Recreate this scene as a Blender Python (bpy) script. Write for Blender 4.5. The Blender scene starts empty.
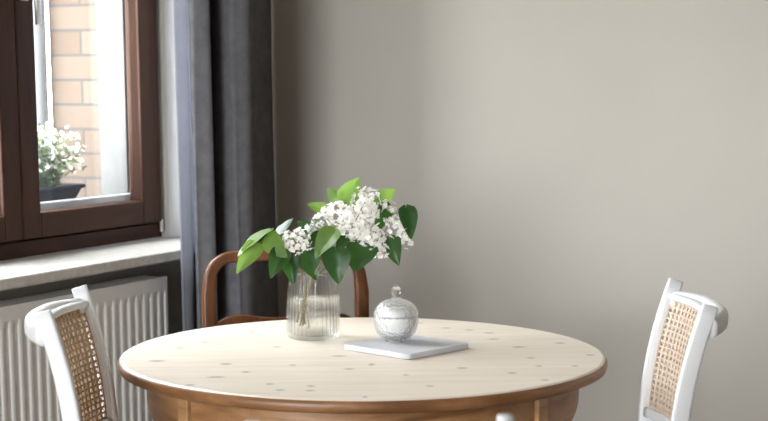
import bpy, bmesh, math, random
from mathutils import Vector, Matrix

C = bpy.context.scene.collection
sc = bpy.context.scene
rnd = random.Random(7)

# ------------------------------------------------------------------ camera geometry (used to survey the place)
CAMH, FPX, CX, CY = 1.345, 1590.0, 384.0, 361.0
PITCH, YAW = math.radians(10), math.radians(27)
RV = Vector((math.cos(YAW), math.sin(YAW), 0))
F0 = Vector((-math.sin(YAW), math.cos(YAW), 0))
FV = F0 * math.cos(PITCH) + Vector((0, 0, -math.sin(PITCH)))
UV = F0 * math.sin(PITCH) + Vector((0, 0, math.cos(PITCH)))
CO = Vector((0, 0, CAMH))

def ray(px, py): return FV + RV * ((px - CX) / FPX) - UV * ((py - CY) / FPX)
def on_z(px, py, z):
    d = ray(px, py); return CO + d * ((z - CAMH) / d.z)
def on_x(px, py, x):
    d = ray(px, py); return CO + d * (x / d.x)
def at_depth(px, py, dist): return CO + ray(px, py) * dist

cam = bpy.data.cameras.new('camera')
cam_o = bpy.data.objects.new('camera', cam); C.objects.link(cam_o)
cam_o.location = CO
cam_o.rotation_euler = (math.radians(90) - PITCH, 0, YAW)
cam.sensor_fit = 'HORIZONTAL'; cam.sensor_width = 36.0
cam.lens = FPX * 36.0 / 768.0
cam.shift_y = (CY - 210.5) / 768.0
cam.dof.use_dof = True
cam.dof.focus_distance = 3.62
cam.dof.aperture_fstop = 4.6
sc.camera = cam_o

# ------------------------------------------------------------------ materials
def mat(name, color=(.8, .8, .8), rough=.5, metal=0.0, spec=.5, **kw):
    m = bpy.data.materials.new(name); m.use_nodes = True
    b = m.node_tree.nodes['Principled BSDF']
    b.inputs['Base Color'].default_value = (*color, 1)
    b.inputs['Roughness'].default_value = rough
    b.inputs['Metallic'].default_value = metal
    b.inputs['Specular IOR Level'].default_value = spec
    for k, v in kw.items(): b.inputs[k].default_value = v
    return m

def N(m, t, **props):
    n = m.node_tree.nodes.new(t)
    for k, v in props.items(): setattr(n, k, v)
    return n
def L(m, a, b): m.node_tree.links.new(a, b)
def bsdf(m): return m.node_tree.nodes['Principled BSDF']

def coords(m, scale=(1, 1, 1), rot=(0, 0, 0), loc=(0, 0, 0)):
    tc = N(m, 'ShaderNodeTexCoord'); mp = N(m, 'ShaderNodeMapping')
    mp.inputs['Scale'].default_value = scale; mp.inputs['Rotation'].default_value = rot; mp.inputs['Location'].default_value = loc
    L(m, tc.outputs['Object'], mp.inputs['Vector']); return mp.outputs['Vector']

def ramp(m, fac, stops):
    r = N(m, 'ShaderNodeValToRGB'); e = r.color_ramp.elements
    while len(e) > 1: e.remove(e[0])
    e[0].position = stops[0][0]; e[0].color = (*stops[0][1], 1)
    for p, c in stops[1:]:
        x = e.new(p); x.color = (*c, 1)
    L(m, fac, r.inputs['Fac']); return r.outputs['Color']

def noise(m, vec, scale=5, detail=4, rough=.5, dist=0):
    n = N(m, 'ShaderNodeTexNoise'); n.inputs['Scale'].default_value = scale; n.inputs['Detail'].default_value = detail
    n.inputs['Roughness'].default_value = rough; n.inputs['Distortion'].default_value = dist
    L(m, vec, n.inputs['Vector']); return n.outputs['Fac']

def bump(m, h, strength=.2, distance=.01):
    b = N(m, 'ShaderNodeBump'); b.inputs['Strength'].default_value = strength; b.inputs['Distance'].default_value = distance
    L(m, h, b.inputs['Height']); L(m, b.outputs['Normal'], bsdf(m).inputs['Normal'])

def mottled(name, c1, c2, scale, rough=.6, bump_s=0, detail=4, stretch=(1, 1, 1), **kw):
    m = mat(name, c1, rough, **kw); v = coords(m, stretch)
    f = noise(m, v, scale, detail)
    L(m, ramp(m, f, [(.3, c1), (.7, c2)]), bsdf(m).inputs['Base Color'])
    if bump_s: bump(m, f, bump_s, .004)
    return m

M = {}
M['paint'] = mottled('greige_wall_paint', (.468, .440, .397), (.488, .459, .414), 3.0, .75, spec=.25)
M['unseen_wall_dark'] = mottled('unseen_wall_darkened', (.12, .11, .095), (.13, .12, .105), 3.0, .8, spec=.2)  # unseen walls, darkened to cut bounced light in the curtain corner
M['grey_paint'] = mottled('grey_wall_paint', (.46, .455, .44), (.50, .495, .48), 4.0, .8, spec=.2)
M['white_plaster'] = mottled('white_plaster', (.50, .50, .50), (.55, .55, .55), 6.0, .7, .1)
M['outer_render'] = mottled('darkened_outer_render', (.13, .13, .128), (.17, .17, .167), 14.0, .8, .1)  # outside plaster colour darkened so strong skylight doesn't burn it out
M['ceiling'] = mat('ceiling_grey', (.68, .67, .64), .9)
M['white_paint'] = mottled('white_gloss_paint', (.75, .76, .78), (.79, .80, .82), 8, .38)
M['radiator'] = mottled('radiator_enamel', (.72, .715, .70), (.76, .755, .74), 4, .4)
M['metal'] = mat('brushed_steel', (.72, .72, .70), .3, 1.0)
M['dark_metal'] = mat('dark_metal', (.08, .08, .08), .5, .6)
M['rubber'] = mat('dark_plastic', (.008, .010, .018), .6, spec=.2)
M['soil'] = mottled('soil', (.05, .035, .02), (.09, .06, .04), 40, .95)

def wood(name, dark, mid, light, scale=9.0, rough=.4, stretch=(1, 12, 12), rot=(0, 0, 0), spec=.5):
    m = mat(name, mid, rough, spec=spec); v = coords(m, stretch, rot)
    f = noise(m, v, scale * .22, 6, .6, 1.2)
    L(m, ramp(m, f, [(.28, dark), (.5, mid), (.72, light)]), bsdf(m).inputs['Base Color'])
    f2 = noise(m, v, scale, 4)
    bump(m, f2, .08, .002)
    return m

M['window_wood'] = wood('mahogany_stained_wood', (.034, .013, .007), (.052, .021, .011), (.078, .032, .016), 9, .5, (9, 1, 9), spec=.2)
M['window_wood_v'] = wood('mahogany_stained_wood_upright', (.034, .013, .007), (.052, .021, .011), (.078, .032, .016), 9, .5, (9, 9, 1), spec=.2)
M['chair_wood'] = wood('varnished_chair_wood', (.060, .020, .007), (.115, .042, .014), (.19, .078, .028), 8, .34, (8, 8, 2), spec=.35)
M['honey'] = wood('honey_pine', (.13, .055, .018), (.27, .130, .052), (.38, .205, .092), 9, .42, (2, 2, 14))
M['honey_light'] = wood('honey_pine_block', (.24, .12, .05), (.36, .20, .09), (.46, .28, .14), 9, .42, (2, 2, 14))
M['honey_edge'] = wood('honey_pine_edge', (.10, .040, .014), (.21, .095, .036), (.32, .16, .068), 9, .4, (2.2, 2.2, 10))
M['floor'] = wood('oak_floor', (.27, .21, .15), (.33, .26, .19), (.39, .31, .23), 6, .4, (1, 9, 1))

# table top: pale scrubbed pine, plank tint, grain and knots at surveyed places
TC = Vector((-1.624, 3.085, 0))
GRAIN = YAW + math.radians(4)
def pine_top():
    m = mat('scrubbed_pine', (.8, .7, .55), .42, spec=.5)
    tc = N(m, 'ShaderNodeTexCoord'); mp = N(m, 'ShaderNodeMapping')
    mp.inputs['Rotation'].default_value = (0, 0, -GRAIN)
    L(m, tc.outputs['Object'], mp.inputs['Vector']); base = mp.outputs['Vector']
    st = N(m, 'ShaderNodeVectorMath', operation='MULTIPLY'); st.inputs[1].default_value = (1, 11, 1); L(m, base, st.inputs[0])
    grain = noise(m, st.outputs['Vector'], 3.2, 6, .6, .8)
    col = ramp(m, grain, [(.25, (.67, .575, .475)), (.5, (.735, .65, .555)), (.75, (.775, .71, .63))])
    # planks
    sx = N(m, 'ShaderNodeSeparateXYZ'); L(m, base, sx.inputs[0])
    mul = N(m, 'ShaderNodeMath', operation='MULTIPLY'); mul.inputs[1].default_value = 9.0; L(m, sx.outputs['Y'], mul.inputs[0])
    fl = N(m, 'ShaderNodeMath', operation='FLOOR'); L(m, mul.outputs[0], fl.inputs[0])
    wn = N(m, 'ShaderNodeTexWhiteNoise', noise_dimensions='1D'); L(m, fl.outputs[0], wn.inputs['W'])
    mr = N(m, 'ShaderNodeMapRange'); mr.inputs['To Min'].default_value = .965; mr.inputs['To Max'].default_value = 1.03
    L(m, wn.outputs['Value'], mr.inputs['Value'])
    mx = N(m, 'ShaderNodeVectorMath', operation='SCALE'); L(m, col, mx.inputs[0]); L(m, mr.outputs[0], mx.inputs['Scale'])
    col = mx.outputs['Vector']
    knots = [(226, 364, 9, 3.2), (216, 377, 13, 2.5), (246, 372, 7, 2.5), (269.5, 384, 6, 2.2), (311, 386, 6, 2.4), (310, 390.5, 7, 2),
             (280, 390, 7, 2), (292.5, 365, 6, 2), (339, 356, 12, 2.5), (349, 369, 8, 2.2), (372, 364, 5, 2.2), (252, 332, 6, 2.2),
             (277, 347, 7, 2), (157, 361, 13, 3), (365, 397, 4, 2), (462, 368, 9, 2.4), (512, 373, 7, 2.2), (406, 375, 4, 2.2),
             (531, 358, 7, 2), (539, 366, 6, 2), (560, 343, 8, 2.6), (590, 355, 7, 2.4), (519, 347, 12, 2.6), (469, 330, 8, 2.2),
             (446, 328, 8, 2), (489, 333, 9, 2.4), (493, 339, 10, 2.2), (458, 397, 6, 1.8), (371, 365, 4, 2), (180, 348, 8, 2),
             (205, 342, 8, 1.6), (430, 386, 6, 2), (545, 380, 6, 2), (420, 323, 7, 1.6), (300, 328, 7, 1.6), (190, 385, 7, 2), (575, 366, 5, 2)]
    acc = None
    cr, sr = math.cos(-GRAIN), math.sin(-GRAIN)
    for (px, py, w, h) in knots:
        p = on_z(px, py, .75) - TC
        lx, ly = p.x * cr - p.y * sr, p.x * sr + p.y * cr
        a, b = w * .0022 * .5 * 1.5, h * .0022 * .5 * 4.2
        s = N(m, 'ShaderNodeVectorMath', operation='SUBTRACT'); s.inputs[1].default_value = (lx, ly, 0); L(m, base, s.inputs[0])
        q = N(m, 'ShaderNodeVectorMath', operation='MULTIPLY'); q.inputs[1].default_value = (1 / a, 1 / b, 0); L(m, s.outputs['Vector'], q.inputs[0])
        ln = N(m, 'ShaderNodeVectorMath', operation='LENGTH'); L(m, q.outputs['Vector'], ln.inputs[0])
        if acc is None: acc = ln.outputs['Value']
        else:
            mn = N(m, 'ShaderNodeMath', operation='MINIMUM'); L(m, acc, mn.inputs[0]); L(m, ln.outputs['Value'], mn.inputs[1]); acc = mn.outputs[0]
    k = N(m, 'ShaderNodeMapRange', interpolation_type='SMOOTHSTEP'); k.inputs['From Min'].default_value = .25; k.inputs['From Max'].default_value = 1.25
    k.inputs['To Min'].default_value = .68; k.inputs['To Max'].default_value = 0; L(m, acc, k.inputs['Value'])
    mixn = N(m, 'ShaderNodeMix', data_type='RGBA'); L(m, k.outputs[0], mixn.inputs['Factor'])
    L(m, col, mixn.inputs['A']); mixn.inputs['B'].default_value = (.20, .15, .12, 1)
    L(m, mixn.outputs['Result'], bsdf(m).inputs['Base Color'])
    bump(m, noise(m, st.outputs['Vector'], 14, 3), .04, .001)
    return m
M['pine'] = pine_top()

def fabric(name, c1, c2, transl=0.0, tcol=None, scale=26):
    m = mat(name, c1, .95, spec=.1); v = coords(m)
    f = noise(m, v, scale, 5, .65)
    L(m, ramp(m, f, [(.3, c1), (.7, c2)]), bsdf(m).inputs['Base Color'])
    bump(m, noise(m, v, 500, 2), .2, .001)
    if transl:
        t = N(m, 'ShaderNodeBsdfTranslucent'); t.inputs['Color'].default_value = (*(tcol or c2), 1)
        mx = N(m, 'ShaderNodeMixShader'); mx.inputs[0].default_value = transl
        L(m, bsdf(m).outputs[0], mx.inputs[1]); L(m, t.outputs[0], mx.inputs[2])
        L(m, mx.outputs[0], m.node_tree.nodes['Material Output'].inputs['Surface'])
    return m
M['curtain'] = fabric('charcoal_velour', (.105, .106, .116), (.155, .151, .163))
M['sheer'] = fabric('pale_lining', (.26, .265, .30), (.31, .315, .35), .5, (.44, .45, .50))

def leaf_mat(name, top, under, transl):
    m = mat(name, top, .36, spec=.5)
    g = N(m, 'ShaderNodeNewGeometry')
    v = coords(m); f = noise(m, v, 60, 3)
    c = ramp(m, f, [(.3, tuple(x * .82 for x in top)), (.7, tuple(min(1, x * 1.15) for x in top))])
    mx = N(m, 'ShaderNodeMix', data_type='RGBA'); L(m, g.outputs['Backfacing'], mx.inputs['Factor'])
    L(m, c, mx.inputs['A']); mx.inputs['B'].default_value = (*under, 1)
    L(m, mx.outputs['Result'], bsdf(m).inputs['Base Color'])
    t = N(m, 'ShaderNodeBsdfTranslucent'); t.inputs['Color'].default_value = (*transl, 1)
    ms = N(m, 'ShaderNodeMixShader'); ms.inputs[0].default_value = .38
    L(m, bsdf(m).outputs[0], ms.inputs[1]); L(m, t.outputs[0], ms.inputs[2])
    L(m, ms.outputs[0], m.node_tree.nodes['Material Output'].inputs['Surface'])
    return m
M['leaf'] = leaf_mat('lilac_leaf', (.022, .062, .020), (.09, .15, .065), (.05, .15, .02))
M['young_leaf'] = leaf_mat('young_lilac_leaf', (.11, .20, .050), (.20, .28, .12), (.27, .44, .08))
M['stem'] = mottled('woody_stem', (.20, .15, .08), (.26, .21, .11), 80, .7)
M['petiole'] = mat('green_petiole', (.17, .27, .07), .5)
M['petal'] = mottled('lilac_petal', (.84, .82, .80), (.90, .89, .87), 60, .6)
def add_translucent(m, col, f):
    t = N(m, 'ShaderNodeBsdfTranslucent'); t.inputs['Color'].default_value = (*col, 1)
    ms = N(m, 'ShaderNodeMixShader'); ms.inputs[0].default_value = f
    L(m, bsdf(m).outputs[0], ms.inputs[1]); L(m, t.outputs[0], ms.inputs[2])
    L(m, ms.outputs[0], m.node_tree.nodes['Material Output'].inputs['Surface'])
add_translucent(M['petal'], (.95, .92, .90), .45)
M['bud'] = mat('lilac_bud', (.55, .50, .36), .6)
M['stone'] = mottled('speckled_stone', (.42, .40, .37), (.56, .545, .52), 42, .38, detail=8)
M['marble'] = mottled('pale_marble', (.56, .57, .61), (.64, .65, .69), 9, .35, detail=7)
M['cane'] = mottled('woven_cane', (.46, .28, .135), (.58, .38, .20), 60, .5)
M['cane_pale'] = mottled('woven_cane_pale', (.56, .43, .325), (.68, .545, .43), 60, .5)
M['sugar'] = mottled('sugar_grains', (.84, .83, .81), (.90, .89, .88), 300, .8, .4)

def glass(name, tint, transp, rough=.02, ior=1.45):
    m = bpy.data.materials.new(name); m.use_nodes = True; nt = m.node_tree; nt.nodes.clear()
    out = N(m, 'ShaderNodeOutputMaterial'); g = N(m, 'ShaderNodeBsdfGlass'); t = N(m, 'ShaderNodeBsdfTransparent')
    g.inputs['Color'].default_value = (*tint, 1); g.inputs['Roughness'].default_value = rough; g.inputs['IOR'].default_value = ior
    t.inputs['Color'].default_value = (*tint, 1)
    mx = N(m, 'ShaderNodeMixShader'); mx.inputs[0].default_value = transp
    L(m, g.outputs[0], mx.inputs[1]); L(m, t.outputs[0], mx.inputs[2]); L(m, mx.outputs[0], out.inputs['Surface'])
    return m
def pebble(m, scale, strength):
    g = next(n for n in m.node_tree.nodes if n.type == 'BSDF_GLASS')
    v = N(m, 'ShaderNodeTexVoronoi'); v.inputs['Scale'].default_value = scale; L(m, coords(m), v.inputs['Vector'])
    b = N(m, 'ShaderNodeBump'); b.inputs['Strength'].default_value = strength; b.inputs['Distance'].default_value = .004
    L(m, v.outputs['Distance'], b.inputs['Height']); L(m, b.outputs['Normal'], g.inputs['Normal'])
M['vase_glass'] = glass('ribbed_clear_glass', (.985, .99, .985), .68)
M['jar_glass'] = glass('cut_clear_glass', (.985, .988, .99), .45, .08)
pebble(M['jar_glass'], 150, .4)
M['water'] = glass('clear_water', (.99, .995, .99), .65, 0, 1.33)

def pane_mat():
    m = bpy.data.materials.new('window_pane_glass'); m.use_nodes = True; nt = m.node_tree; nt.nodes.clear()
    out = N(m, 'ShaderNodeOutputMaterial'); g = N(m, 'ShaderNodeBsdfGlossy'); t = N(m, 'ShaderNodeBsdfTransparent')
    g.inputs['Roughness'].default_value = .0; t.inputs['Color'].default_value = (.97, .98, .98, 1)
    lw = N(m, 'ShaderNodeLayerWeight'); lw.inputs['Blend'].default_value = .5
    pw = N(m, 'ShaderNodeMath', operation='POWER'); pw.inputs[1].default_value = 5; L(m, lw.outputs['Facing'], pw.inputs[0])
    fr = N(m, 'ShaderNodeMath', operation='MULTIPLY_ADD'); fr.inputs[1].default_value = .85; fr.inputs[2].default_value = .07; L(m, pw.outputs[0], fr.inputs[0])
    mx = N(m, 'ShaderNodeMixShader'); L(m, fr.outputs[0], mx.inputs[0]); L(m, t.outputs[0], mx.inputs[1]); L(m, g.outputs[0], mx.inputs[2])
    L(m, mx.outputs[0], out.inputs['Surface']); return m
M['pane'] = pane_mat()

def brick_mat():
    m = mat('orange_brick', (.5, .3, .2), .9)
    tc = N(m, 'ShaderNodeTexCoord'); sp = N(m, 'ShaderNodeSeparateXYZ'); cb = N(m, 'ShaderNodeCombineXYZ')
    L(m, tc.outputs['Object'], sp.inputs[0])
    ad = N(m, 'ShaderNodeMath', operation='ADD'); L(m, sp.outputs['X'], ad.inputs[0]); L(m, sp.outputs['Y'], ad.inputs[1])
    sh = N(m, 'ShaderNodeMath', operation='ADD'); sh.inputs[1].default_value = .04; L(m, ad.outputs[0], sh.inputs[0])
    L(m, sh.outputs[0], cb.inputs['X']); L(m, sp.outputs['Z'], cb.inputs['Y'])
    b = N(m, 'ShaderNodeTexBrick'); L(m, cb.outputs[0], b.inputs['Vector'])
    b.inputs['Scale'].default_value = 1; b.inputs['Brick Width'].default_value = .24; b.inputs['Row Height'].default_value = .07484
    b.inputs['Mortar Size'].default_value = .005; b.inputs['Mortar Smooth'].default_value = .3
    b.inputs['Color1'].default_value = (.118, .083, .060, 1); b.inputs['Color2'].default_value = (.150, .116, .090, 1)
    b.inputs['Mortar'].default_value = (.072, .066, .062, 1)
    L(m, b.outputs['Color'], bsdf(m).inputs['Base Color']); return m
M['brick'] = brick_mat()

# ------------------------------------------------------------------ mesh helpers
def link(name, me, m=None, parent=None, smooth=False, kind=None):
    o = bpy.data.objects.new(name, me); C.objects.link(o)
    if m is not None:
        for x in (m if isinstance(m, (list, tuple)) else [m]): me.materials.append(x)
    if parent is not None: o.parent = parent
    if smooth:
        for p in me.polygons: p.use_smooth = True
    if kind: o['kind'] = kind
    return o

def obj(name, bm, m=None, parent=None, smooth=False, kind=None, bevel=0.0, seg=2):
    bmesh.ops.recalc_face_normals(bm, faces=bm.faces[:])
    me = bpy.data.meshes.new(name); bm.to_mesh(me); bm.free()
    o = link(name, me, m, parent, smooth, kind)
    if bevel:
        b = o.modifiers.new('bevel', 'BEVEL'); b.width = bevel; b.segments = seg; b.limit_method = 'ANGLE'; b.angle_limit = math.radians(40)
        for p in me.polygons: p.use_smooth = True
        b.harden_normals = True
    return o

def thing(name, label, cat, loc=(0, 0, 0), rz=0, group=None):
    o = bpy.data.objects.new(name, None); C.objects.link(o)
    o.location = loc; o.rotation_euler = (0, 0, rz); o.empty_display_size = .05
    o['label'] = label; o['category'] = cat
    if group: o['group'] = group
    return o
def tag(o, label, cat, group=None):
    o['label'] = label; o['category'] = cat
    if group: o['group'] = group
    return o
def setting(name, loc=(0, 0, 0)):
    o = bpy.data.objects.new(name, None); C.objects.link(o); o.location = loc; o['kind'] = 'structure'; return o

def box(bm, x0, x1, y0, y1, z0, z1):
    v = [bm.verts.new(p) for p in ((x0, y0, z0), (x1, y0, z0), (x1, y1, z0), (x0, y1, z0), (x0, y0, z1), (x1, y0, z1), (x1, y1, z1), (x0, y1, z1))]
    for f in ((3, 2, 1, 0), (4, 5, 6, 7), (0, 1, 5, 4), (1, 2, 6, 5), (2, 3, 7, 6), (3, 0, 4, 7)): bm.faces.new([v[i] for i in f])
def boxes(*bs):
    bm = bmesh.new()
    for b in bs: box(bm, *b)
    return bm

def rrect(w, h, r, n=4):
    pts = []
    for cx, cy, a0 in ((w / 2 - r, h / 2 - r, 0), (-w / 2 + r, h / 2 - r, 90), (-w / 2 + r, -h / 2 + r, 180), (w / 2 - r, -h / 2 + r, 270)):
        for i in range(n + 1):
            a = math.radians(a0 + 90 * i / n); pts.append((cx + r * math.cos(a), cy + r * math.sin(a)))
    return pts
def circle(r, n=10): return [(r * math.cos(2 * math.pi * i / n), r * math.sin(2 * math.pi * i / n)) for i in range(n)]

def sweep(bm, pts, sec, ref=Vector((0, 0, 1)), scales=None, closed=False):
    """sections laid along a path: section x along ref-projected direction, y across"""
    pts = [Vector(p) for p in pts]; n = len(pts); rings = []
    for i, p in enumerate(pts):
        a = pts[(i - 1) % n] if (i > 0 or closed) else p
        b = pts[(i + 1) % n] if (i < n - 1 or closed) else p
        t = (b - a).normalized()
        u = (ref - t * ref.dot(t))
        if u.length < 1e-4: u = Vector((1, 0, 0)) - t * t.x
        u.normalize(); w = t.cross(u); s = scales[i] if scales else 1.0
        rings.append([bm.verts.new(p + u * (x * s) + w * (y * s)) for x, y in sec])
    m = len(sec)
    for i in range(n - 1 + (1 if closed else 0)):
        r0, r1 = rings[i], rings[(i + 1) % n]
        for j in range(m): bm.faces.new((r0[j], r0[(j + 1) % m], r1[(j + 1) % m], r1[j]))
    if not closed:
        bm.faces.new(rings[0][::-1]); bm.faces.new(rings[-1])

def smooth_path(ctrl, n=24):
    ctrl = [Vector(c) for c in ctrl]; P = [ctrl[0] * 2 - ctrl[1]] + ctrl + [ctrl[-1] * 2 - ctrl[-2]]; out = []
    segs = len(ctrl) - 1
    for k in range(n + 1):
        t = k / n * segs; i = min(int(t), segs - 1); u = t - i
        p0, p1, p2, p3 = P[i:i + 4]
        out.append(.5 * ((2 * p1) + (p2 - p0) * u + (2 * p0 - 5 * p1 + 4 * p2 - p3) * u * u + (3 * p1 - p0 - 3 * p2 + p3) * u ** 3))
    return out

def lathe(bm, prof, n=64, fn=None, close_ends=True):
    rings = []
    for r, z in prof:
        if r < 1e-5: rings.append([bm.verts.new((0, 0, z))]); continue
        ring = []
        for j in range(n):
            a = 2 * math.pi * j / n; rr = r * (fn(a, r, z) if fn else 1)
            ring.append(bm.verts.new((rr * math.cos(a), rr * math.sin(a), z)))
        rings.append(ring)
    for r0, r1 in zip(rings, rings[1:]):
        for j in range(n):
            k = (j + 1) % n
            if len(r0) == 1 and len(r1) == 1: continue
            if len(r0) == 1: bm.faces.new((r0[0], r1[j], r1[k]))
            elif len(r1) == 1: bm.faces.new((r0[j], r0[k], r1[0]))
            else: bm.faces.new((r0[j], r0[k], r1[k], r1[j]))

# ------------------------------------------------------------------ the room
WX = -2.58          # room face of the window wall
XR, YB, YF, ZC = 3.4, 4.3, -2.4, 2.85
W3 = (-2.46, -0.45)      # tall unseen window added behind the camera to light the back wall
def struct(name, bm, m, bevel=0): return obj(name, bm, m, None, False, 'structure', bevel)
struct('floor', boxes((WX - .72, XR + .2, YF - .2, YB + .2, -.12, 0)), M['floor'])
struct('ceiling', boxes((WX - .72, XR + .2, YF - .2, YB + .2, ZC, ZC + .1)), M['ceiling'])
struct('wall_back', boxes((WX - .7, XR + .2, YB, YB + .2, 0, ZC)), M['paint'])
struct('wall_right', boxes((XR, XR + .2, YF, YB, 0, ZC)), M['unseen_wall_dark'])
struct('wall_front', boxes((WX - .36, W3[0], YF - .2, YF, 0, ZC), (W3[1], XR, YF - .2, YF, 0, ZC), (W3[0], W3[1], YF - .2, YF, 2.7, ZC), (W3[0], W3[1], YF - .2, YF, 0, .12)), M['unseen_wall_dark'])
W1 = (2.65, 3.985)
ZS, ZT = .851, 2.42
struct('wall_left', boxes(
    (-3.0, WX, W1[1], YB, 0, ZC), (-2.94, WX, YF, W1[0], 0, ZC),
    (-3.0, WX, W1[0], W1[1], ZT, ZC),
    (-3.0, -2.70, W1[0], W1[1], 0, ZS)), M['paint'])
struct('trim_1', boxes((-2.755, -2.578, W1[1] - .004, W1[1], .882, ZT), (-2.755, -2.578, W1[0], W1[0] + .004, .882, ZT)), M['white_plaster'])
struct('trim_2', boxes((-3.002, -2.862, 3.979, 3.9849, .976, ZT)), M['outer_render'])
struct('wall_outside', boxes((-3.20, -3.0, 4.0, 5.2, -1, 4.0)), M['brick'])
struct('baseboard_back', boxes((WX, XR, YB - .018, YB, 0, .11)), M['white_paint'], .003)
# stone sills
struct('sill_inside', boxes((-2.79, -2.516, W1[0] - .02, W1[1], ZS, .88)), M['stone'], .006)
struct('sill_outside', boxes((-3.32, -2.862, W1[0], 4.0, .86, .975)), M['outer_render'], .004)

M['bar'] = mat('pale_aluminium_bar', (.40, .40, .40), .5)
def window(name, y0, y1, detail):
    """double casement: outer frame, two sashes, panes, handle, hinges"""
    w = setting(name)
    xf, xb = -2.785, -2.86
    z0, z1 = .88, ZT
    fw = .022
    bm = boxes((xb, xf, y0, y1, z0, .922), (xb, xf, y0, y1, z1 - .05, z1))
    obj('frame_rail', bm, M['window_wood'], w, bevel=.003)
    bm = boxes((xb, xf, y0, y0 + fw, .922, z1 - .05), (xb, xf, y1 - fw, y1, .922, z1 - .05))
    obj('frame_jamb', bm, M['window_wood_v'], w, bevel=.003)
    mid = (y0 + y1) / 2 + .008
    for a, b in ((y0 + fw + .002, mid - .0025), (mid + .0025, y1 - fw - .002)):
        xs0, xs1 = -2.818, -2.768
        za, zb = .927, z1 - .055
        s = .072; s2 = .092 if b > mid + .1 else .072
        la, lb = (s, s2)
        sash = obj('sash_stile', boxes((xs0, xs1, a, a + la, za, zb), (xs0, xs1, b - lb, b, za, zb)), M['window_wood_v'], w, bevel=.005)
        obj('sash_rail', boxes((xs0, xs1, a + la, b - lb, za, za + .068), (xs0, xs1, a + la, b - lb, zb - .07, zb)), M['window_wood'], sash, bevel=.004)
        # sloping glazing bead
        bm = bmesh.new(); p0 = (a + la, b - lb, za + .068, zb - .07); q = .007
        def quad(A, B, Cc, D): bm.faces.new([bm.verts.new(v) for v in (A, B, Cc, D)])
        xa, xc = -2.778, -2.798
        ya, yb_, zc, zd = p0
        quad((xa, ya, zc), (xa, yb_, zc), (xc, yb_ - q, zc + .003), (xc, ya + q, zc + .003))
        quad((xa, ya, zd), (xa, yb_, zd), (xc, yb_ - q, zd - q), (xc, ya + q, zd - q))
        quad((xa, ya, zc), (xa, ya, zd), (xc, ya + q, zd - q), (xc, ya + q, zc + q))
        quad((xa, yb_, zc), (xa, yb_, zd), (xc, yb_ - q, zd - q), (xc, yb_ - q, zc + q))
        obj('glazing_bead', bm, M['window_wood_v'], sash)
        obj('pane', boxes((-2.806, -2.802, a + la, b - lb, za + .066, zb - .068)), M['pane'], sash)
        obj('weather_bar', boxes((-2.845, -2.8185, a + .01, b - .01, za + .03, za + .088)), M['bar'], sash, bevel=.004)
        if b > mid + .1 and detail:
            hy = a + .030
            hb = bmesh.new(); box(hb, -2.768, -2.758, hy - .013, hy + .013, 1.55, 1.69)
            h = obj('handle_plate', hb, M['metal'], w, bevel=.003)
            hb = bmesh.new(); sweep(hb, [(-2.759, hy, 1.60), (-2.735, hy, 1.60), (-2.722, hy, 1.592), (-2.720, hy, 1.575), (-2.720, hy + .001, 1.489)], rrect(.02, .012, .005), ref=Vector((0, 1, 0)))
            obj('handle_lever', hb, M['metal'], h, smooth=True)
    if detail:
        for hz in (.914, 2.3):
            hb = bmesh.new()
            for k in range(3): lathe_at(hb, (-2.776, y1 - .016, hz - .018 + k * .0125), .0055, .012)
            obj('hinge', hb, M['metal'], w, smooth=False)
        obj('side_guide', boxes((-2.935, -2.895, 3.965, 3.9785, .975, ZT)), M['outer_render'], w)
    return w
def lathe_at(bm, loc, r, h, n=12):
    b = [bm.verts.new((loc[0] + r * math.cos(2 * math.pi * i / n), loc[1] + r * math.sin(2 * math.pi * i / n), loc[2])) for i in range(n)]
    t = [bm.verts.new((v.co.x, v.co.y, loc[2] + h)) for v in b]
    for i in range(n): bm.faces.new((b[i], b[(i + 1) % n], t[(i + 1) % n], t[i]))
    bm.faces.new(b[::-1]); bm.faces.new(t)
window('window_1', W1[0], W1[1], True)

def build_added_window():  # out-of-view window, added as a second daylight source
    w = setting('added_window'); x0, x1 = W3; y0, y1 = YF - .12, YF - .05
    for a, b in ((x0, x0 + .05), (x1 - .05, x1)): obj('frame_jamb', boxes((a, b, y0, y1, .12, 2.7)), M['window_wood_v'], w, bevel=.004)
    for a, b in ((.12, .19), (2.63, 2.7)): obj('frame_rail', boxes((x0 + .05, x1 - .05, y0, y1, a, b)), M['window_wood'], w, bevel=.004)
    obj('pane', boxes((x0 + .048, x1 - .048, YF - .09, YF - .086, .188, 2.632)), M['pane'], w)
build_added_window()

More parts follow.
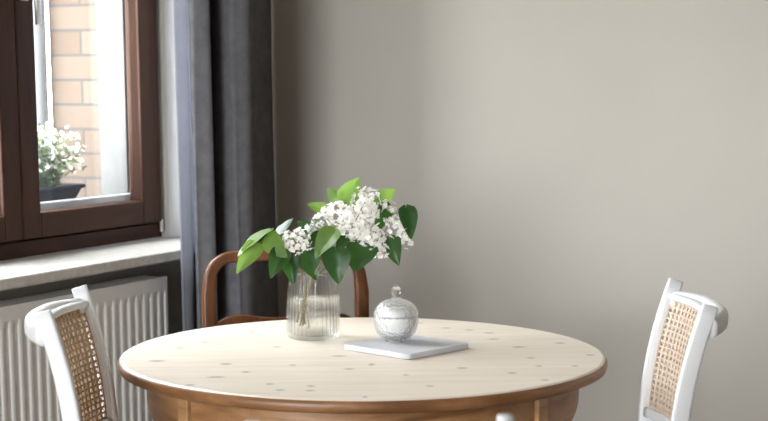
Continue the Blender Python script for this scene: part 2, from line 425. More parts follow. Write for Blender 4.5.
# ------------------------------------------------------------------ radiator
def radiator():
    y0, y1, z0, z1, xf, xb = 2.62, 3.681, .10, .803, -2.56, -2.64
    t = thing('radiator', 'off-white ribbed panel radiator under the stone window sill', 'radiator', (0, 0, 0))
    bm = bmesh.new()
    # ribbed front: profile along y, vertical flutes fading into flat bands top and bottom
    ny = int((y1 - y0) / .035 * 10); zl = [z0, z0 + .035, z0 + .055, z1 - .055, z1 - .035, z1]
    amp = [0, 0, 1, 1, 0, 0]; rows = []
    for z, a in zip(zl, amp):
        row = []
        for i in range(ny + 1):
            y = y0 + (y1 - y0) * i / ny
            ph = ((y1 - y - .018) / .035) % 1.0
            d = min(1, max(0, (abs(ph - .5) - .16) / .14))
            edge = 0 if (y < y0 + .012 or y > y1 - .012) else 1
            row.append(bm.verts.new((xf - .0038 * a * d * edge, y, z)))
        rows.append(row)
    for r0, r1 in zip(rows, rows[1:]):
        for i in range(ny): bm.faces.new((r0[i], r0[i + 1], r1[i + 1], r1[i]))
    obj('front_panel', bm, M['radiator'], t, smooth=False)
    obj('back_panel', boxes((xb, xb + .012, y0, y1, z0, z1 - .01)), M['radiator'], t, bevel=.003)
    obj('side_cover', boxes((xb + .012, xf - .0005, y1 - .006, y1 + .002, z0 + .01, z1 - .002)), M['radiator'], t, bevel=.002)
    obj('side_cover', boxes((xb + .012, xf - .0005, y0 - .002, y0 + .006, z0 + .01, z1 - .002)), M['radiator'], t, bevel=.002)
    bm = bmesh.new(); box(bm, xf - .012, xf - .001, y0, y1, z1 - .006, z1 + .001); box(bm, xb, xb + .012, y0, y1, z1 - .006, z1 + .001)
    k = y0 + .02
    while k < y1 - .02:
        box(bm, xb + .012, xf - .012, k, k + .006, z1 - .006, z1 + .0005); k += .018
    obj('top_grille', bm, M['radiator'], t)
    for y in (2.85, 3.42):
        obj('bracket', boxes((xb - .0595, xb + .002, y, y + .04, .2, .6)), M['radiator'], t)
        obj('foot', boxes((xb + .02, xf - .03, y, y + .04, 0, z0 + .03)), M['radiator'], t)
radiator()

# ------------------------------------------------------------------ curtains
def curtain(name, ctrl, n, m, label, cat, flare=0.0, z0=.012, z1=2.62, thick=.002):
    path = smooth_path([(x, y, 0) for x, y in ctrl], n)
    y_mid = ctrl[0][1]; bm = bmesh.new(); rows = []
    zs = [z0 + (z1 - z0) * k / 30 for k in range(31)]
    for z in zs:
        f = (1 - z / z1); row = []
        for i, p in enumerate(path):
            s = i / len(path)
            wob = .004 * math.sin(z * 2.3 + i * .35) * (.3 + f)
            row.append(bm.verts.new((p.x + wob + .012 * flare * f * math.sin(i * .5), y_mid + (p.y - y_mid) * (1 + flare * f * .12) + wob * .6, z)))
        rows.append(row)
    for r0, r1 in zip(rows, rows[1:]):
        for i in range(len(path) - 1): bm.faces.new((r0[i], r0[i + 1], r1[i + 1], r1[i]))
    o = obj(name, bm, m, None, True); tag(o, label, cat)
    s = o.modifiers.new('thickness', 'SOLIDIFY'); s.thickness = thick; s.offset = 0
    return o
curtain('curtain', [(-2.448, 3.652), (-2.430, 3.650), (-2.414, 3.666), (-2.408, 3.688), (-2.422, 3.712), (-2.452, 3.735), (-2.482, 3.772), (-2.478, 3.795),
                    (-2.438, 3.768), (-2.385, 3.745), (-2.358, 3.757), (-2.352, 3.785), (-2.385, 3.84), (-2.440, 3.890), (-2.478, 3.915), (-2.500, 3.95), (-2.520, 3.99), (-2.545, 4.03), (-2.560, 4.08), (-2.556, 4.13), (-2.562, 4.18), (-2.558, 4.22), (-2.566, 4.26)],
        130, M['curtain'], 'charcoal grey curtain gathered in the corner beside the window', 'curtain', .5)
curtain('curtain_lining', [(-2.478, 3.624), (-2.466, 3.630), (-2.458, 3.643), (-2.470, 3.668), (-2.496, 3.69), (-2.506, 3.74), (-2.498, 3.80), (-2.506, 3.86)],
        40, M['sheer'], 'pale lavender lining curtain showing along the edge of the grey curtain', 'curtain', .15)
bm = bmesh.new(); sweep(bm, [(-2.455, 2.4, 2.64), (-2.455, 4.2, 2.64)], rrect(.04, .05, .006))
box(bm, -2.60, -2.44, 2.60, 2.63, 2.655, 2.685); box(bm, -2.60, -2.44, 4.08, 4.11, 2.655, 2.685)
tag(obj('curtain_track', bm, M['white_paint']), 'white curtain track fixed above the window', 'curtain track')

# ------------------------------------------------------------------ round pine table
def table():
    t = thing('dining_table', 'round pale pine dining table with a honey-brown edge and apron', 'table', (TC.x, TC.y, 0))
    R = .539; T = .75
    bm = bmesh.new()
    prof = [(0, T - .032), (.44, T - .032), (.488, T - .032), (.494, T - .030), (.515, T - .030), (.528, T - .0285), (.537, T - .024), (R, T - .016), (R - .0005, T - .009), (R - .005, T - .003), (R - .011, T), (.4, T), (0, T)]
    lathe(bm, prof, 160)
    o = obj('tabletop', bm, [M['pine'], M['honey_edge']], t, True)
    for p in o.data.polygons:
        p.material_index = 0 if (p.normal.z > .75 and p.center.z > T - .004) else 1
    for i, p in enumerate(o.data.polygons):
        if abs(p.normal.z) > .99: p.use_smooth = False
    # apron: round band with an arched lower edge between the four corner blocks
    base = math.atan2(-F0.y, -F0.x)
    blocks = [base + math.radians(a) for a in (-48.0, 49.5, 131, -131)]
    def arch(a):
        d = min(abs((a - b + math.pi) % (2 * math.pi) - math.pi) for b in blocks)
        u = min(1, d / math.radians(42)); 
        return .125 - .072 * (0.5 - 0.5 * math.cos(math.pi * u)) ** .8
    ro, ri = .478, .456; n = 240
    bm = bmesh.new(); rings = []
    for i in range(n):
        a = 2 * math.pi * i / n; zb = T - .032 - arch(a); c, s = math.cos(a), math.sin(a)
        rings.append([bm.verts.new(v) for v in ((ro * c, ro * s, T - .0315), (ro * c, ro * s, zb), (ri * c, ri * s, zb), (ri * c, ri * s, T - .0315))])
    for i in range(n):
        r0, r1 = rings[i], rings[(i + 1) % n]
        for j in range(4): bm.faces.new((r0[j], r0[(j + 1) % 4], r1[(j + 1) % 4], r1[j]))
    obj('apron', bm, M['honey'], t)
    for a in blocks:
        bm = bmesh.new(); box(bm, .43, .4885, -.017, .017, T - .17, T - .031)
        b = obj('apron_block', bm, M['honey_light'], t, bevel=.003); b.rotation_euler = (0, 0, a)
    bm = bmesh.new()
    lathe(bm, [(0, .10), (.07, .10), (.085, .12), (.085, .15), (.06, .19), (.05, .25), (.065, .33), (.078, .40), (.06, .47), (.05, .52), (.075, .58), (.09, .61), (.09, .64), (0, .64)], 48)
    obj('pedestal', bm, M['honey'], t, True)
    bm = bmesh.new(); box(bm, -.45, .45, -.04, .04, .64, .7175); box(bm, -.04, .04, -.45, .45, .64, .7175)
    obj('bearer', bm, M['honey'], t)
    for k in range(4):
        bm = bmesh.new(); sweep(bm, smooth_path([(.05, 0, .17), (.14, 0, .16), (.24, 0, .09), (.31, 0, .03)], 14), rrect(.06, .05, .012))
        f = obj('leg', bm, M['honey'], t, True); f.rotation_euler = (0, 0, base + math.radians(45 + 90 * k))
        bm = bmesh.new(); sweep(bm, [(.31, 0, .0), (.31, 0, .045)], circle(.03, 16), ref=Vector((1, 0, 0)))
        g = obj('foot_pad', bm, M['honey'], f)
table()

# ------------------------------------------------------------------ white cane-back chairs
def back_y(z):
    return .175 + (.514 * max(0, z - .588) ** 2) + (.22 * max(0, .45 - z) ** 1.6)
def bow(u): return .034 * (1 - min(1, abs(u)) ** 2.2)
def cane_panel(x0, x1, z0, z1, pitch=.0122, px=.0200):
    bm = bmesh.new()
    def strip(a, b, w, lift):
        # a, b in panel coordinates (x, z); thin flat cane following the curve of the back
        k = max(1, int(abs(b[1] - a[1]) / .03)); prev = None
        d = Vector((b[0] - a[0], 0, b[1] - a[1])).normalized(); nx = Vector((-d.z, 0, d.x))
        ring = []
        for i in range(k + 1):
            u = i / k; x, z = a[0] + (b[0] - a[0]) * u, a[1] + (b[1] - a[1]) * u
            c = Vector((x, back_y(z) + lift, z)); h = nx * w / 2; tk = Vector((0, .0006, 0))
            ring.append([bm.verts.new(c + h - tk), bm.verts.new(c - h - tk), bm.verts.new(c - h + tk), bm.verts.new(c + h + tk)])
        for r0, r1 in zip(ring, ring[1:]):
            for j in range(4): bm.faces.new((r0[j], r0[(j + 1) % 4], r1[(j + 1) % 4], r1[j]))
    nx_ = round((x1 - x0) / px); px = (x1 - x0) / nx_
    for i in range(nx_ + 1):
        for s in (-.0022, .0022): strip((x0 + i * px + s, z0), (x0 + i * px + s, z1), .0034, -.0005)
    z = z0 + pitch * .5
    while z < z1:
        for k in range(12):
            strip((x0 + (x1 - x0) * k / 12, z), (x0 + (x1 - x0) * (k + 1) / 12, z), .0044, .0005)
        z += pitch
    W, H = x1 - x0, z1 - z0
    for sgn in (1, -1):
        c = -H + pitch * .5
        while c < W:
            a0 = max(0, c); a1 = min(W, c + H)
            if a1 - a0 > .004:
                for k in range(8):
                    p, q = a0 + (a1 - a0) * k / 8, a0 + (a1 - a0) * (k + 1) / 8
                    if sgn > 0: strip((x0 + p, z0 + p - c), (x0 + q, z0 + q - c), .0014, .0012)
                    else: strip((x1 - p, z0 + p - c), (x1 - q, z0 + q - c), .0014, .0018)
            c += px
    hw = (x1 - x0) / 2 + .008
    for v in bm.verts: v.co.y += bow(v.co.x / hw)
    return bm

def white_chair(label, A, B, facing, group='white cane-back chairs around the table', cane='cane'):
    """A, B: the two post tops; facing: a point the chair looks at"""
    A, B = Vector(A), Vector(B); w = (A - B).length; mid = (A + B) / 2
    ax = (B - A).normalized(); fwd = Vector((ax.y, -ax.x, 0))
    if fwd.dot(Vector(facing) - mid) < 0: ax = -ax; fwd = -fwd
    rz = math.atan2(ax.y, ax.x)                       # local x along the back, local -y forward
    top_y = back_y(.92)
    org = mid + fwd * top_y; org.z = 0
    t = thing('dining_chair', label, 'chair', org, rz, group)
    wp = M['white_paint']; h = w / 2
    zs = [0, .12, .25, .36, .45, .52, .58, .64, .70, .75, .80, .85, .89, .92]
    for s in (-1, 1):
        bm = bmesh.new()
        sc_ = [.62 + .38 * min(1, z / .45) if z < .45 else 1 - .14 * (z - .45) / .47 for z in zs]
        sweep(bm, [(s * (h - .012 * max(0, .7 - z)), back_y(z), z) for z in zs], rrect(.023, .037, .006, 3), ref=Vector((1, 0, 0)), scales=sc_)
        o = obj('back_post', bm, wp, t, True)
    # bowed crest rail behind the cane panel
    bm = bmesh.new(); pts = []
    for i in range(41):
        u = -1 + 2 * i / 40
        a = math.copysign(abs(u) ** .8, u)
        yy = back_y(.876) + .010 + .050 * (1 - abs(a) ** 2.6)
        pts.append((a * (h + .002), yy, .876 + .004 * (1 - u * u)))
    sweep(bm, pts, rrect(.042, .034, .0145, 5), ref=Vector((0, 0, 1)))
    obj('crest_rail', bm, wp, t, True)
    # cane frame, gently bowed
    zc0, zc1 = .640, .880; xi = h - .013
    fr = bmesh.new()
    for z, tk in ((zc0 - .009, .022), (zc1 + .006, .014)):
        sweep(fr, [(xi * k / 10, back_y(z) + bow(k / 10), z) for k in range(-10, 11)], rrect(tk, .020, .005, 3))
    for s in (-1, 1):
        sweep(fr, [(s * (xi + .003), back_y(z), z) for z in (zc0 - .01, .70, .74, .78, .82, .85, zc1 + .005)], rrect(.005, .018, .002, 2), ref=Vector((1, 0, 0)))
    f = obj('back_frame', fr, wp, t, True)
    obj('cane_back', cane_panel(-xi - .001, xi + .001, zc0 - .002, zc1 + .002), M[cane], t)
    # seat
    bm = bmesh.new(); out = rrect(2 * h + .02, .42, .06, 6); inn = rrect(2 * h - .07, .33, .05, 6)
    for (za, zb) in ((.425, .46),):
        a = [bm.verts.new((x, y - .035, zb)) for x, y in out]; b = [bm.verts.new((x, y - .035, zb)) for x, y in inn]
        c = [bm.verts.new((x, y - .035, za)) for x, y in out]; d = [bm.verts.new((x, y - .035, za)) for x, y in inn]
        k = len(a)
        for i in range(k):
            j = (i + 1) % k
            bm.faces.new((a[i], a[j], b[j], b[i])); bm.faces.new((c[j], c[i], d[i], d[j])); bm.faces.new((a[j], a[i], c[i], c[j])); bm.faces.new((b[i], b[j], d[j], d[i]))
    obj('seat_frame', bm, wp, t, bevel=.006)
    bm = bmesh.new(); v = [bm.verts.new((x, y - .035, .452)) for x, y in rrect(2 * h - .066, .334, .05, 6)]; bm.faces.new(v)
    v = [bm.verts.new((x, y - .035, .448)) for x, y in rrect(2 * h - .066, .334, .05, 6)]; bm.faces.new(v)
    obj('cane_seat', bm, M[cane], t)
    for s in (-1, 1):
        bm = bmesh.new(); sweep(bm, [(s * (h - .02), -.20, .43), (s * (h - .015), -.205, .2), (s * (h - .008), -.215, 0)], circle(.018, 14), ref=Vector((1, 0, 0)), scales=[1, .9, .65])
        obj('leg', bm, wp, t, True)
    bm = bmesh.new()
    for s in (-1, 1): sweep(bm, [(s * (h - .018), -.20, .25), (s * (h - .018), back_y(.25), .25)], circle(.009, 10))
    obj('stretcher', bm, wp, t, True)
    return t

ctr = Vector((TC.x, TC.y, .92))
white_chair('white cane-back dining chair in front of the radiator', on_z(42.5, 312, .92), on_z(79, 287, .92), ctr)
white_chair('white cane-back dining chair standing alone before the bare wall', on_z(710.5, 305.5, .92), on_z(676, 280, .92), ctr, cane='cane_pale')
white_chair('white dining chair on the near side of the table, only its post tops showing', on_z(252, 427.5, .92), on_z(507, 420.5, .92), ctr)

# ------------------------------------------------------------------ brown bentwood chair
def brown_chair():
    pl, pr = at_depth(202.5, 300, 4.12), at_depth(367.5, 300, 4.20)
    mid = (pl + pr) / 2; mid.z = 0; pl.z = pr.z = 0; W = (pr - pl).length
    t = thing('bentwood_chair', 'brown varnished chair with a rounded back behind the flower vase', 'chair', (mid.x, mid.y, 0), math.atan2(pr.y - pl.y, pr.x - pl.x))
    # local: x to the right of the camera, -y towards the table
    h = W / 2 - .020; m = M['chair_wood']
    def yb(z): return .0 + .05 * max(0, z - .45) + .10 * max(0, .45 - z) ** 1.3 - .02
    zt, r = .895, .060
    pts = [(-h - .004, yb(z), z) for z in (.0, .2, .4, .5, .6, .7, .76, .80)]
    for i in range(9):
        a = math.radians(180 - 90 * i / 8); z = zt - r + r * math.sin(a); x = -h + r + r * math.cos(a); pts.append((x, yb(z), z))
    pts += [(-h + r + (2 * h - 2 * r) * k / 8, yb(zt), zt + .004 * math.sin(math.pi * k / 8)) for k in range(1, 8)]
    for i in range(9):
        a = math.radians(90 - 90 * i / 8); z = zt - r + r * math.sin(a); x = h - r + r * math.cos(a); pts.append((x, yb(z), z))
    pts += [(h + .004, yb(z), z) for z in (.80, .76, .7, .6, .5, .4, .2, 0)]
    bm = bmesh.new(); n = len(pts)
    sec = rrect(.030, .034, .009, 4)
    # in-plane thickness: ref across the chair's depth keeps the section square to the hoop
    scs = [1.0] * n
    for i, p in enumerate(pts):
        scs[i] = 1.08 if p[2] < .8 else 1.08 - .22 * min(1, (p[2] - .8) / .08)
    sweep(bm, pts, sec, ref=Vector((0, 1, 0)), scales=scs)
    obj('back_hoop', bm, m, t, True)
    # serpentine cross rail
    bm = bmesh.new(); top, bot = [], []
    for i in range(49):
        u = -1 + 2 * i / 48; x = u * (h - .01)
        zt_ = .735 + .010 * math.exp(-((abs(u) - .62) / .25) ** 2) - .012 * max(0, (abs(u) - .80) / .2) ** 1.5
        zb_ = .655 - .012 * math.cos(math.pi * u)
        for yy, lst in ((-.011, top), (.011, bot)):
            lst.append((bm.verts.new((x, yb(.7) + yy, zt_)), bm.verts.new((x, yb(.7) + yy, zb_))))
    for i in range(48):
        bm.faces.new((top[i][0], top[i][1], top[i + 1][1], top[i + 1][0])); bm.faces.new((bot[i][0], bot[i + 1][0], bot[i + 1][1], bot[i][1]))
        bm.faces.new((top[i][0], top[i + 1][0], bot[i + 1][0], bot[i][0])); bm.faces.new((top[i][1], bot[i][1], bot[i + 1][1], top[i + 1][1]))
    obj('cross_rail', bm, m, t, bevel=.004)
    bm = bmesh.new(); 
    for za, zb in ((.43, .46),):
        a = [bm.verts.new((x, y - .20, zb)) for x, y in rrect(2 * h + .02, .40, .06, 6)]; b = [bm.verts.new((v.co.x, v.co.y, za)) for v in a]
        bm.faces.new(a); bm.faces.new(b[::-1])
        for i in range(len(a)): bm.faces.new((a[i], b[i], b[(i + 1) % len(a)], a[(i + 1) % len(a)]))
    obj('seat', bm, m, t, bevel=.006)
    for s in (-1, 1):
        bm = bmesh.new(); sweep(bm, [(s * (h - .03), -.36, .44), (s * (h - .02), -.37, .2), (s * (h - .012), -.38, 0)], circle(.018, 14), ref=Vector((1, 0, 0)), scales=[1, .9, .7])
        obj('leg', bm, m, t, True)
brown_chair()

# ------------------------------------------------------------------ vase, water, board, jar
VB = on_z(313.6, 338, .75)
def vase():
    flute = lambda a, r, z: 1 + (.014 * math.cos(34 * a) if (.008 < z < .150 and r > .05) else 0)
    Hh = .157
    outer = [(0, 0), (.050, 0), (.0575, .002), (.0618, .008), (.0628, .016), (.0626, .04), (.0618, .07), (.0600, .10), (.0575, .125), (.0555, .143), (.0552, .152), (.0550, Hh)]
    inner = [(.0520, Hh + .0005), (.0518, .150), (.0520, .143), (.0540, .125), (.0565, .10), (.0582, .07), (.0590, .04), (.0588, .016), (.054, .011), (0, .010)]
    bm = bmesh.new(); lathe(bm, outer + inner, 272, lambda a, r, z: flute(a, r, z))
    o = obj('vase', bm, M['vase_glass'], None, True); o.location = (VB.x, VB.y, .7502)
    tag(o, 'clear ribbed glass vase holding white lilac on the table', 'vase')
    bm = bmesh.new(); lathe(bm, [(0, .0112), (.052, .0122), (.0565, .018), (.0567, .04), (.0560, .07), (.0548, .096), (0, .096)], 64)
    w = obj('water', bm, M['water'], None, True); w.location = (VB.x, VB.y, .7502)
    tag(w, 'clear water filling the ribbed glass vase', 'water')
vase()

BP = [on_z(345.5, 344.6, .763), on_z(412, 355, .763), on_z(467, 342.3, .763)]
def board():
    A, B, D = BP; ux = (B - A); uy = (D - B); c = (A + D) / 2
    ang = math.atan2(ux.y, ux.x)
    bm = bmesh.new(); sec = rrect(ux.length, uy.length, .014, 5)
    a = [bm.verts.new((x, y, .013)) for x, y in sec]; b = [bm.verts.new((x, y, 0)) for x, y in sec]
    bm.faces.new(a); bm.faces.new(b[::-1])
    for i in range(len(a)): bm.faces.new((a[i], b[i], b[(i + 1) % len(a)], a[(i + 1) % len(a)]))
    o = obj('marble_board', bm, M['marble'], bevel=.0025); o.location = (c.x, c.y, .7502); o.rotation_euler = (0, 0, ang)
    tag(o, 'square pale marble board under the glass sugar jar', 'board')
board()

def jar():
    p = on_z(396, 341.0, .763)
    t = thing('sugar_jar', 'round cut-glass sugar jar with a knobbed lid on the marble board', 'jar', (p.x, p.y, .7634))
    cut = lambda k: (lambda a, r, z: 1 + (.034 * abs(math.sin(9 * a + k * z * 70)) * abs(math.sin(9 * a - k * z * 70)) - .006 if r > .026 and z > .012 else 0))
    bm = bmesh.new()
    lathe(bm, [(0, .006), (.024, .006), (.034, .009), (.0425, .018), (.0475, .030), (.0496, .043), (.0496, .052), (.0490, .060),
               (.0460, .060), (.0460, .052), (.0458, .043), (.0437, .031), (.0385, .020), (.030, .0125), (0, .011)], 144, cut(1))
    obj('bowl', bm, M['jar_glass'], t, True)
    for k in range(4):
        bm = bmesh.new(); a = math.radians(45 + 90 * k) + .35
        bmesh.ops.create_icosphere(bm, subdivisions=2, radius=.0065, matrix=Matrix.Translation((.024 * math.cos(a), .024 * math.sin(a), .0063)))
        obj('foot', bm, M['jar_glass'], t, True)
    bm = bmesh.new()
    lathe(bm, [(.0445, .0603), (.0492, .0603), (.0500, .063), (.0488, .069), (.0445, .078), (.0360, .087), (.0240, .0935), (.0120, .0965), (.0085, .0985),
               (.0075, .0975), (.0100, .0945), (.022, .0905), (.034, .084), (.0415, .0755), (.0450, .068), (.0445, .0603)], 144, cut(-1))
    lid = obj('lid', bm, M['jar_glass'], t, True)
    bm = bmesh.new(); lathe(bm, [(0, .0968), (.0090, .0975), (.0088, .103), (.0098, .108), (.0116, .112), (.0116, .117), (.0096, .121), (.0060, .1245), (.003, .1275), (0, .1285)], 10)
    obj('knob', bm, M['jar_glass'], lid, False)
    bm = bmesh.new(); lathe(bm, [(0, .0125), (.0265, .0138), (.0342, .0215), (.0405, .0322), (.0440, .0435), (.0454, .052), (.0440, .0605), (.040, .067), (.028, .074), (.012, .077), (0, .0775)], 64)
    s = obj('sugar', bm, M['sugar'], None, True, kind='stuff'); s.location = t.location
    tag(s, 'white sugar heaped inside the cut-glass jar', 'sugar')
jar()

# ------------------------------------------------------------------ lilac
DV = (Vector((VB.x, VB.y, .98)) - CO).dot(FV)       # depth of the bouquet
def bp(px, py, off=0): return at_depth(px, py, DV + off)

def leaf_mesh(bm, base, tip, width, roll, fold=.35, curl=.25, nl=10, nw=6):
    ax = (tip - base); ln = ax.length; ax.normalize()
    view = (CO - (base + tip) / 2).normalized()
    n = (view - ax * view.dot(ax)).normalized()
    if isinstance(roll, tuple):
        h = RV * roll[0] + UV * roll[1] - FV * roll[2]; n = (h - ax * h.dot(ax)).normalized()
    else: n = Matrix.Rotation(math.radians(roll), 3, ax) @ n
    side = ax.cross(n)
    grid = []
    for i in range(nl + 1):
        u = i / nl
        # heart-shaped outline: broad near the base, drawn out to the tip
        wv = (math.sin(math.pi * min(1, u ** .54)) ** .75) * (1 - .15 * u) if 0 < u < 1 else (.0 if u == 1 else .12)
        row = []
        for j in range(nw + 1):
            s = -1 + 2 * j / nw
            x = s * width / 2 * wv * 1.08
            back = -.06 * ln * (abs(s) ** 1.5) * max(0, 1 - u * 3)
            up = fold * abs(x) - curl * ln * (u - .3) ** 2 + .012 * width * math.sin(u * 14 + s * 3)
            row.append(bm.verts.new(base + ax * (u * ln + back) + side * x + n * up))
        grid.append(row)
    for i in range(nl):
        for j in range(nw):
            f = bm.faces.new((grid[i][j], grid[i][j + 1], grid[i + 1][j + 1], grid[i + 1][j])); f.smooth = True
    return n

def floret(bm, c, n, size, r):
    n = n.normalized(); u = n.orthogonal().normalized(); u = Matrix.Rotation(r.uniform(0, 6.28), 3, n) @ u; v = n.cross(u)
    for k in range(4):
        a = k * math.pi / 2; d = u * math.cos(a) + v * math.sin(a); s = n.cross(d)
        lift = r.uniform(.05, .35)
        P = lambda x, y, z: bm.verts.new(c + d * (x * size) + s * (y * size) + n * (z * size))
        a0 = P(.02, 0, -.04); l1 = P(.22, .23, lift * .2); r1 = P(.22, -.23, lift * .2); m1 = P(.26, 0, lift * .3 - .06)
        tp = P(.56, 0, lift * .7); l2 = P(.45, .25, lift * .8); r2 = P(.45, -.25, lift * .8)
        bm.faces.new((a0, m1, l1)); bm.faces.new((a0, r1, m1))
        bm.faces.new((m1, tp, l2, l1)); bm.faces.new((m1, r1, r2, tp))

def cluster_mesh(ells, r, dens, size):
    bm = bmesh.new()
    infos = []
    for (px, py, off, rx, ry) in ells:
        c = bp(px, py, off); k = DV / FPX
        infos.append((c, rx * k, ry * k, min(rx, ry) * k * .95))
    for (c, rx, ry, rd) in infos:
        n = int(dens * (rx * ry + rx * rd + ry * rd) / 3 / (.0058 ** 2))
        for shell in (1.0, .72):
            for i in range(int(n * (1 if shell == 1 else .45))):
                z = 1 - 2 * (i + .5) / n if shell == 1 else r.uniform(-1, 1)
                ph = i * 2.399963 + r.uniform(-.2, .2); q = math.sqrt(max(0, 1 - z * z))
                d = Vector((q * math.cos(ph), q * math.sin(ph), z))
                pos = c + RV * (d.x * rx * shell) + UV * (d.y * ry * shell) - FV * (d.z * rd * shell)
                pos += Vector((r.gauss(0, 1), r.gauss(0, 1), r.gauss(0, 1))) * .0018
                inside = any(((pos - c2).dot(RV) / a2) ** 2 + ((pos - c2).dot(UV) / b2) ** 2 + ((pos - c2).dot(FV) / d2) ** 2 < .42 for (c2, a2, b2, d2) in infos if c2 is not c)
                if inside: continue
                nn = (RV * (d.x / rx) + UV * (d.y / ry) - FV * (d.z / rd)).normalized()
                nn = (nn + Vector((r.gauss(0, .3), r.gauss(0, .3), r.gauss(0, .3)))).normalized()
                floret(bm, pos, nn, size * r.uniform(.85, 1.15), r)
    return bm

def branch(label, stem, ells, leaves, seed, dens=1.5, size=.0132):
    r = random.Random(seed)
    path = smooth_path([bp(*s) for s in stem], 30)
    t = thing('lilac_branch', label, 'flower', (VB.x, VB.y, .7642), 0, 'lilac branches in the ribbed vase')
    org = Vector((VB.x, VB.y, .7642)); inv = Matrix.Translation(-org)
    def put(name, bm, m, parent=t, smooth=False):
        bm.transform(inv); me = bpy.data.meshes.new(name); bm.to_mesh(me); bm.free()
        return link(name, me, m, parent, smooth)
    bm = bmesh.new(); sweep(bm, path, circle(.0022, 8), ref=Vector((1, .2, 0)), scales=[1 - .45 * i / 30 for i in range(31)])
    put('stem', bm, M['stem'], smooth=True)
    if ells: put('flower_cluster', cluster_mesh(ells, r, dens, size), M['petal'])
    for lf in leaves:
        (bx, by, bo), (tx, ty, to), w, roll, kind = lf[:5]
        fold = lf[5] if len(lf) > 5 else .35; curl = lf[6] if len(lf) > 6 else .25
        b, tp = bp(bx, by, bo), bp(tx, ty, to)
        bm = bmesh.new(); leaf_mesh(bm, b, tp, w * DV / FPX * 1.12, roll, fold, curl)
        lo = put('leaf', bm, M['young_leaf' if kind == 'y' else 'leaf'], smooth=True)
        q = min(path[8:], key=lambda p: (p - b).length)
        bm = bmesh.new(); midp = (q + b) / 2 - Vector((0, 0, .004))
        sweep(bm, smooth_path([q, midp, b + (tp - b) * .03], 8), circle(.0011, 6), ref=Vector((.3, 1, 0)))
        put('petiole', bm, M['petiole'], lo, True)
    return t

branch('lilac branch with the largest white flower head, in the middle of the bouquet',
       [(303, 326, 0), (306, 294, -.005), (316, 270, -.01), (330, 252, -.01), (348, 234, 0), (364, 204, 0)],
       [(366, 201, .0, 14, 13), (338, 213, -.005, 14, 11), (362, 217, -.02, 17, 14), (352, 231, -.03, 16, 9), (371, 237, -.02, 13, 11), (380, 250, -.015, 7, 8), (323, 220, -.02, 9, 8)],
       [((340, 201, .01), (361, 178, .02), 22, 25, 'y', .5), ((339, 198, .01), (326, 188, .02), 13, -30, 'y', .5),
        ((366, 243, -.01), (354, 271, -.03), 29, 20, 'd', .25), ((346, 237, -.04), (336, 253, -.05), 11, 20, 'd'),
        ((326, 213, .01), (307, 203, .0), 13, 30, 'y', .5), ((323, 215, -.02), (303, 236, -.05), 14, (-.78, .45, .45), 'd', .2)], 3)
branch('lilac branch with a small white flower head low on the window side of the bouquet',
       [(309, 328, .01), (306, 292, .005), (308, 268, -.01), (303, 254, -.02), (298, 240, -.03)],
       [(298, 241, -.04, 14, 12), (291, 238, -.035, 7, 7), (310, 230, -.035, 7, 5)],
       [((305, 252, -.03), (317, 280, -.05), 20, -10, 'd', .3), ((290, 254, -.03), (293, 284, -.05), 17, 15, 'd', .5),
        ((313, 233, .0), (296, 221, .01), 14, 0, 'd'), ((279, 234, -.01), (293, 217, .0), 22, (-.78, .45, .45), 'd', .1, .1)], 5)
branch('lilac branch with a loose white flower head leaning towards the bare wall',
       [(297, 322, -.01), (308, 290, .0), (325, 268, .01), (350, 256, .02), (378, 240, .01), (394, 214, .0)],
       [(389, 211, .0, 7, 10), (396, 226, -.005, 9, 11), (407, 243, -.005, 6, 5), (401, 238, 0, 6, 6)],
       [((375, 199, .01), (398, 191, .03), 18, 35, 'y', .3), ((406, 206, -.01), (412, 239, -.02), 17, -15, 'd', .25),
        ((390, 237, .0), (398, 265, -.02), 18, 10, 'd', .3), ((387, 203, .02), (375, 235, .0), 15, -20, 'd', .4)], 9, 1.1)
branch('leafy lilac branch without flowers, reaching furthest towards the window',
       [(305, 324, .0), (303, 288, -.015), (300, 266, -.03), (284, 249, -.03), (266, 236, -.03)], [],
       [((285, 250, -.04), (270, 277, -.06), 19, 20, 'd', .5), ((270, 229, -.02), (236, 255, -.06), 30, (-.78, .45, .45), 'y', .12, .1),
        ((258, 243, -.03), (236, 273, -.05), 17, 10, 'y', .4), ((267, 236, -.035), (287, 258, -.06), 20, (-.78, .45, .45), 'y', .2, .1)], 11)
branch('leafy lilac branch with a broad green leaf hanging over the vase rim',
       [(300, 326, -.01), (309, 289, -.025), (320, 264, -.05), (333, 244, -.05)], [],
       [((336, 248, -.06), (338, 284, -.07), 25, 5, 'd', .25), ((335, 229, -.055), (314, 257, -.075), 20, 30, 'y', .3), ((322, 235, -.04), (306, 248, -.05), 13, 10, 'd')], 13)

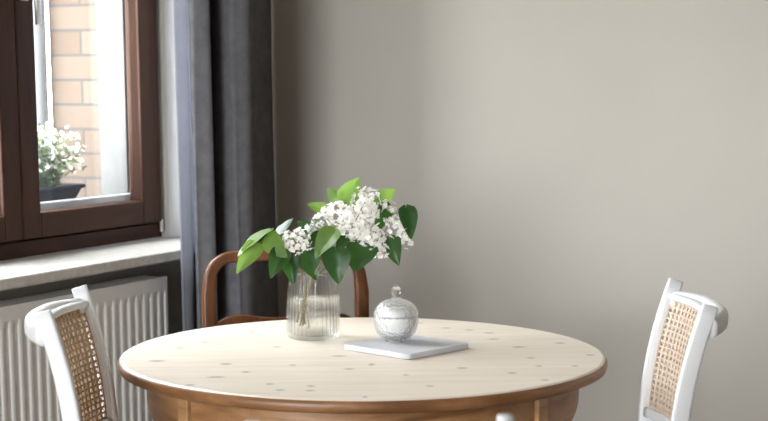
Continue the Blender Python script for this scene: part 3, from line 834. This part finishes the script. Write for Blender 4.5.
# ------------------------------------------------------------------ outside the window
def outside():
    t = thing('planter', 'dark planter box on the outer window sill', 'planter', (-3.03, 3.58, .9755))
    bm = bmesh.new()
    lo = rrect(.13, .42, .02, 4); hi = rrect(.17, .50, .025, 4)
    a = [bm.verts.new((x, y, 0)) for x, y in lo]; b = [bm.verts.new((x, y, .062)) for x, y in hi]; c = [bm.verts.new((x * .9, y * .96, .062)) for x, y in hi]; d = [bm.verts.new((x * .9, y * .92, .02)) for x, y in lo]
    k = len(a); bm.faces.new(a[::-1]); bm.faces.new(d)
    for p, q in ((a, b), (b, c), (c, d)):
        for i in range(k): bm.faces.new((p[i], p[(i + 1) % k], q[(i + 1) % k], q[i]))
    obj('box', bm, M['rubber'], t)
    bm = bmesh.new(); sweep(bm, [(x * 1.02, y * 1.01, .062) for x, y in hi], circle(.006, 8), closed=True); obj('rim', bm, M['rubber'], t, True)
    bm = bmesh.new(); f = [bm.verts.new((x * .86, y * .94, .05)) for x, y in hi]; bm.faces.new(f); g = [bm.verts.new((x * .84, y * .93, .03)) for x, y in lo]; bm.faces.new(g[::-1])
    obj('soil', bm, M['soil'], t)
    p = thing('flowering_plant', 'bushy plant with tiny white flowers growing in the planter outside', 'plant', (-3.03, 3.58, 1.026))
    r = random.Random(4); sb, lb, fb = bmesh.new(), bmesh.new(), bmesh.new()
    for i in range(330):
        y0 = r.uniform(-.20, .20); x0 = r.uniform(-.05, .05)
        tip = Vector((x0 + r.gauss(0, .05), max(-.30, min(.245, y0 * 1.05 + r.gauss(0, .04))), r.uniform(.07, .21) * (1 - .25 * abs(y0) / .2)))
        path = smooth_path([(x0, y0, 0), (x0 * .8 + tip.x * .2, y0 * .6 + tip.y * .4, tip.z * .55), tip], 5)
        sweep(sb, path, circle(.0011, 4), ref=Vector((1, .1, 0)))
        for q in path[1:]:
            for _ in range(3):
                d = Vector((r.gauss(0, 1), r.gauss(0, 1), r.gauss(.2, .6))).normalized(); s = d.orthogonal().normalized() * .004; ln = r.uniform(.012, .022)
                v = [lb.verts.new(q), lb.verts.new(q + d * ln * .5 + s), lb.verts.new(q + d * ln), lb.verts.new(q + d * ln * .5 - s)]; lb.faces.new(v)
        for _ in range(3):
            floret(fb, tip + Vector((r.gauss(0, .012), r.gauss(0, .012), r.gauss(0, .01))), Vector((r.gauss(.5, .5), r.gauss(-.3, .5), r.uniform(.1, 1))), .013, r)
    obj('stems', sb, M['petiole'], p, kind='stuff'); obj('leaves', lb, M['plant_leaf'], p, kind='stuff'); obj('flowers', fb, M['petal'], p, kind='stuff')
    bm = bmesh.new()
    sweep(bm, [(-3.235, 3.975, -.5), (-3.235, 3.975, 4.0)], circle(.034, 20), ref=Vector((1, 0, 0)))
    o = thing('drainpipe', 'pale drainpipe beside the brick wall outside the window', 'drainpipe', (0, 0, 0))
    obj('pipe', bm, M['pipe'], o, True)
    for z in (.6, 1.75, 2.9):
        bm = bmesh.new(); sweep(bm, [(-3.235, 3.975, z), (-3.235, 3.975, z + .05)], circle(.039, 20), ref=Vector((1, 0, 0)))
        obj('collar', bm, M['pipe'], o, True)
M['plant_leaf'] = mottled('plant_leaf', (.12, .17, .08), (.18, .23, .13), 40, .6)
M['pipe'] = mottled('pale_zinc', (.30, .32, .34), (.34, .36, .38), 8, .5)
outside()

# ------------------------------------------------------------------ daylight
SKY = 9.0
w = bpy.data.worlds.new('daylight'); sc.world = w; w.use_nodes = True
bg = w.node_tree.nodes['Background']; bg.inputs['Strength'].default_value = SKY
wt = w.node_tree
tcw = wt.nodes.new('ShaderNodeTexCoord'); spw = wt.nodes.new('ShaderNodeSeparateXYZ'); crw = wt.nodes.new('ShaderNodeValToRGB')
wt.links.new(tcw.outputs['Generated'], spw.inputs[0])
mrw = wt.nodes.new('ShaderNodeMapRange'); mrw.inputs['From Min'].default_value = -1; wt.links.new(spw.outputs['Z'], mrw.inputs['Value'])
wt.links.new(mrw.outputs[0], crw.inputs['Fac'])
el = crw.color_ramp.elements; el[0].position = .44; el[0].color = (.30, .29, .27, 1); el[1].position = .50; el[1].color = (.95, .975, 1.0, 1)
wt.links.new(crw.outputs['Color'], bg.inputs['Color'])
for (y0, y1) in (W1,):
    l = bpy.data.lights.new('window_portal', 'AREA'); l.shape = 'RECTANGLE'; l.size = ZT - .88; l.size_y = y1 - y0
    o = bpy.data.objects.new('window_portal', l); C.objects.link(o)
    o.location = (-2.9, (y0 + y1) / 2, (ZT + .88) / 2); o.rotation_euler = (0, math.radians(-90), 0)
    l.cycles.is_portal = True
l = bpy.data.lights.new('window_portal', 'AREA'); l.shape = 'RECTANGLE'; l.size = W3[1] - W3[0]; l.size_y = 2.58; l.cycles.is_portal = True  # portal of the added window behind the camera
o = bpy.data.objects.new('window_portal', l); C.objects.link(o); o.location = ((W3[0] + W3[1]) / 2, YF - .22, 1.41); o.rotation_euler = (math.radians(90), 0, 0)

vs = sc.view_settings
sc.display_settings.display_device = 'sRGB'
vs.view_transform = 'Standard'; vs.look = 'None'; vs.gamma = 1; vs.use_curve_mapping = False
vs.exposure = 1.53
sc.cycles.use_denoising = True
sc.cycles.max_bounces = 16; sc.cycles.transparent_max_bounces = 24; sc.cycles.diffuse_bounces = 6
sc.cycles.sample_clamp_indirect = 8.0
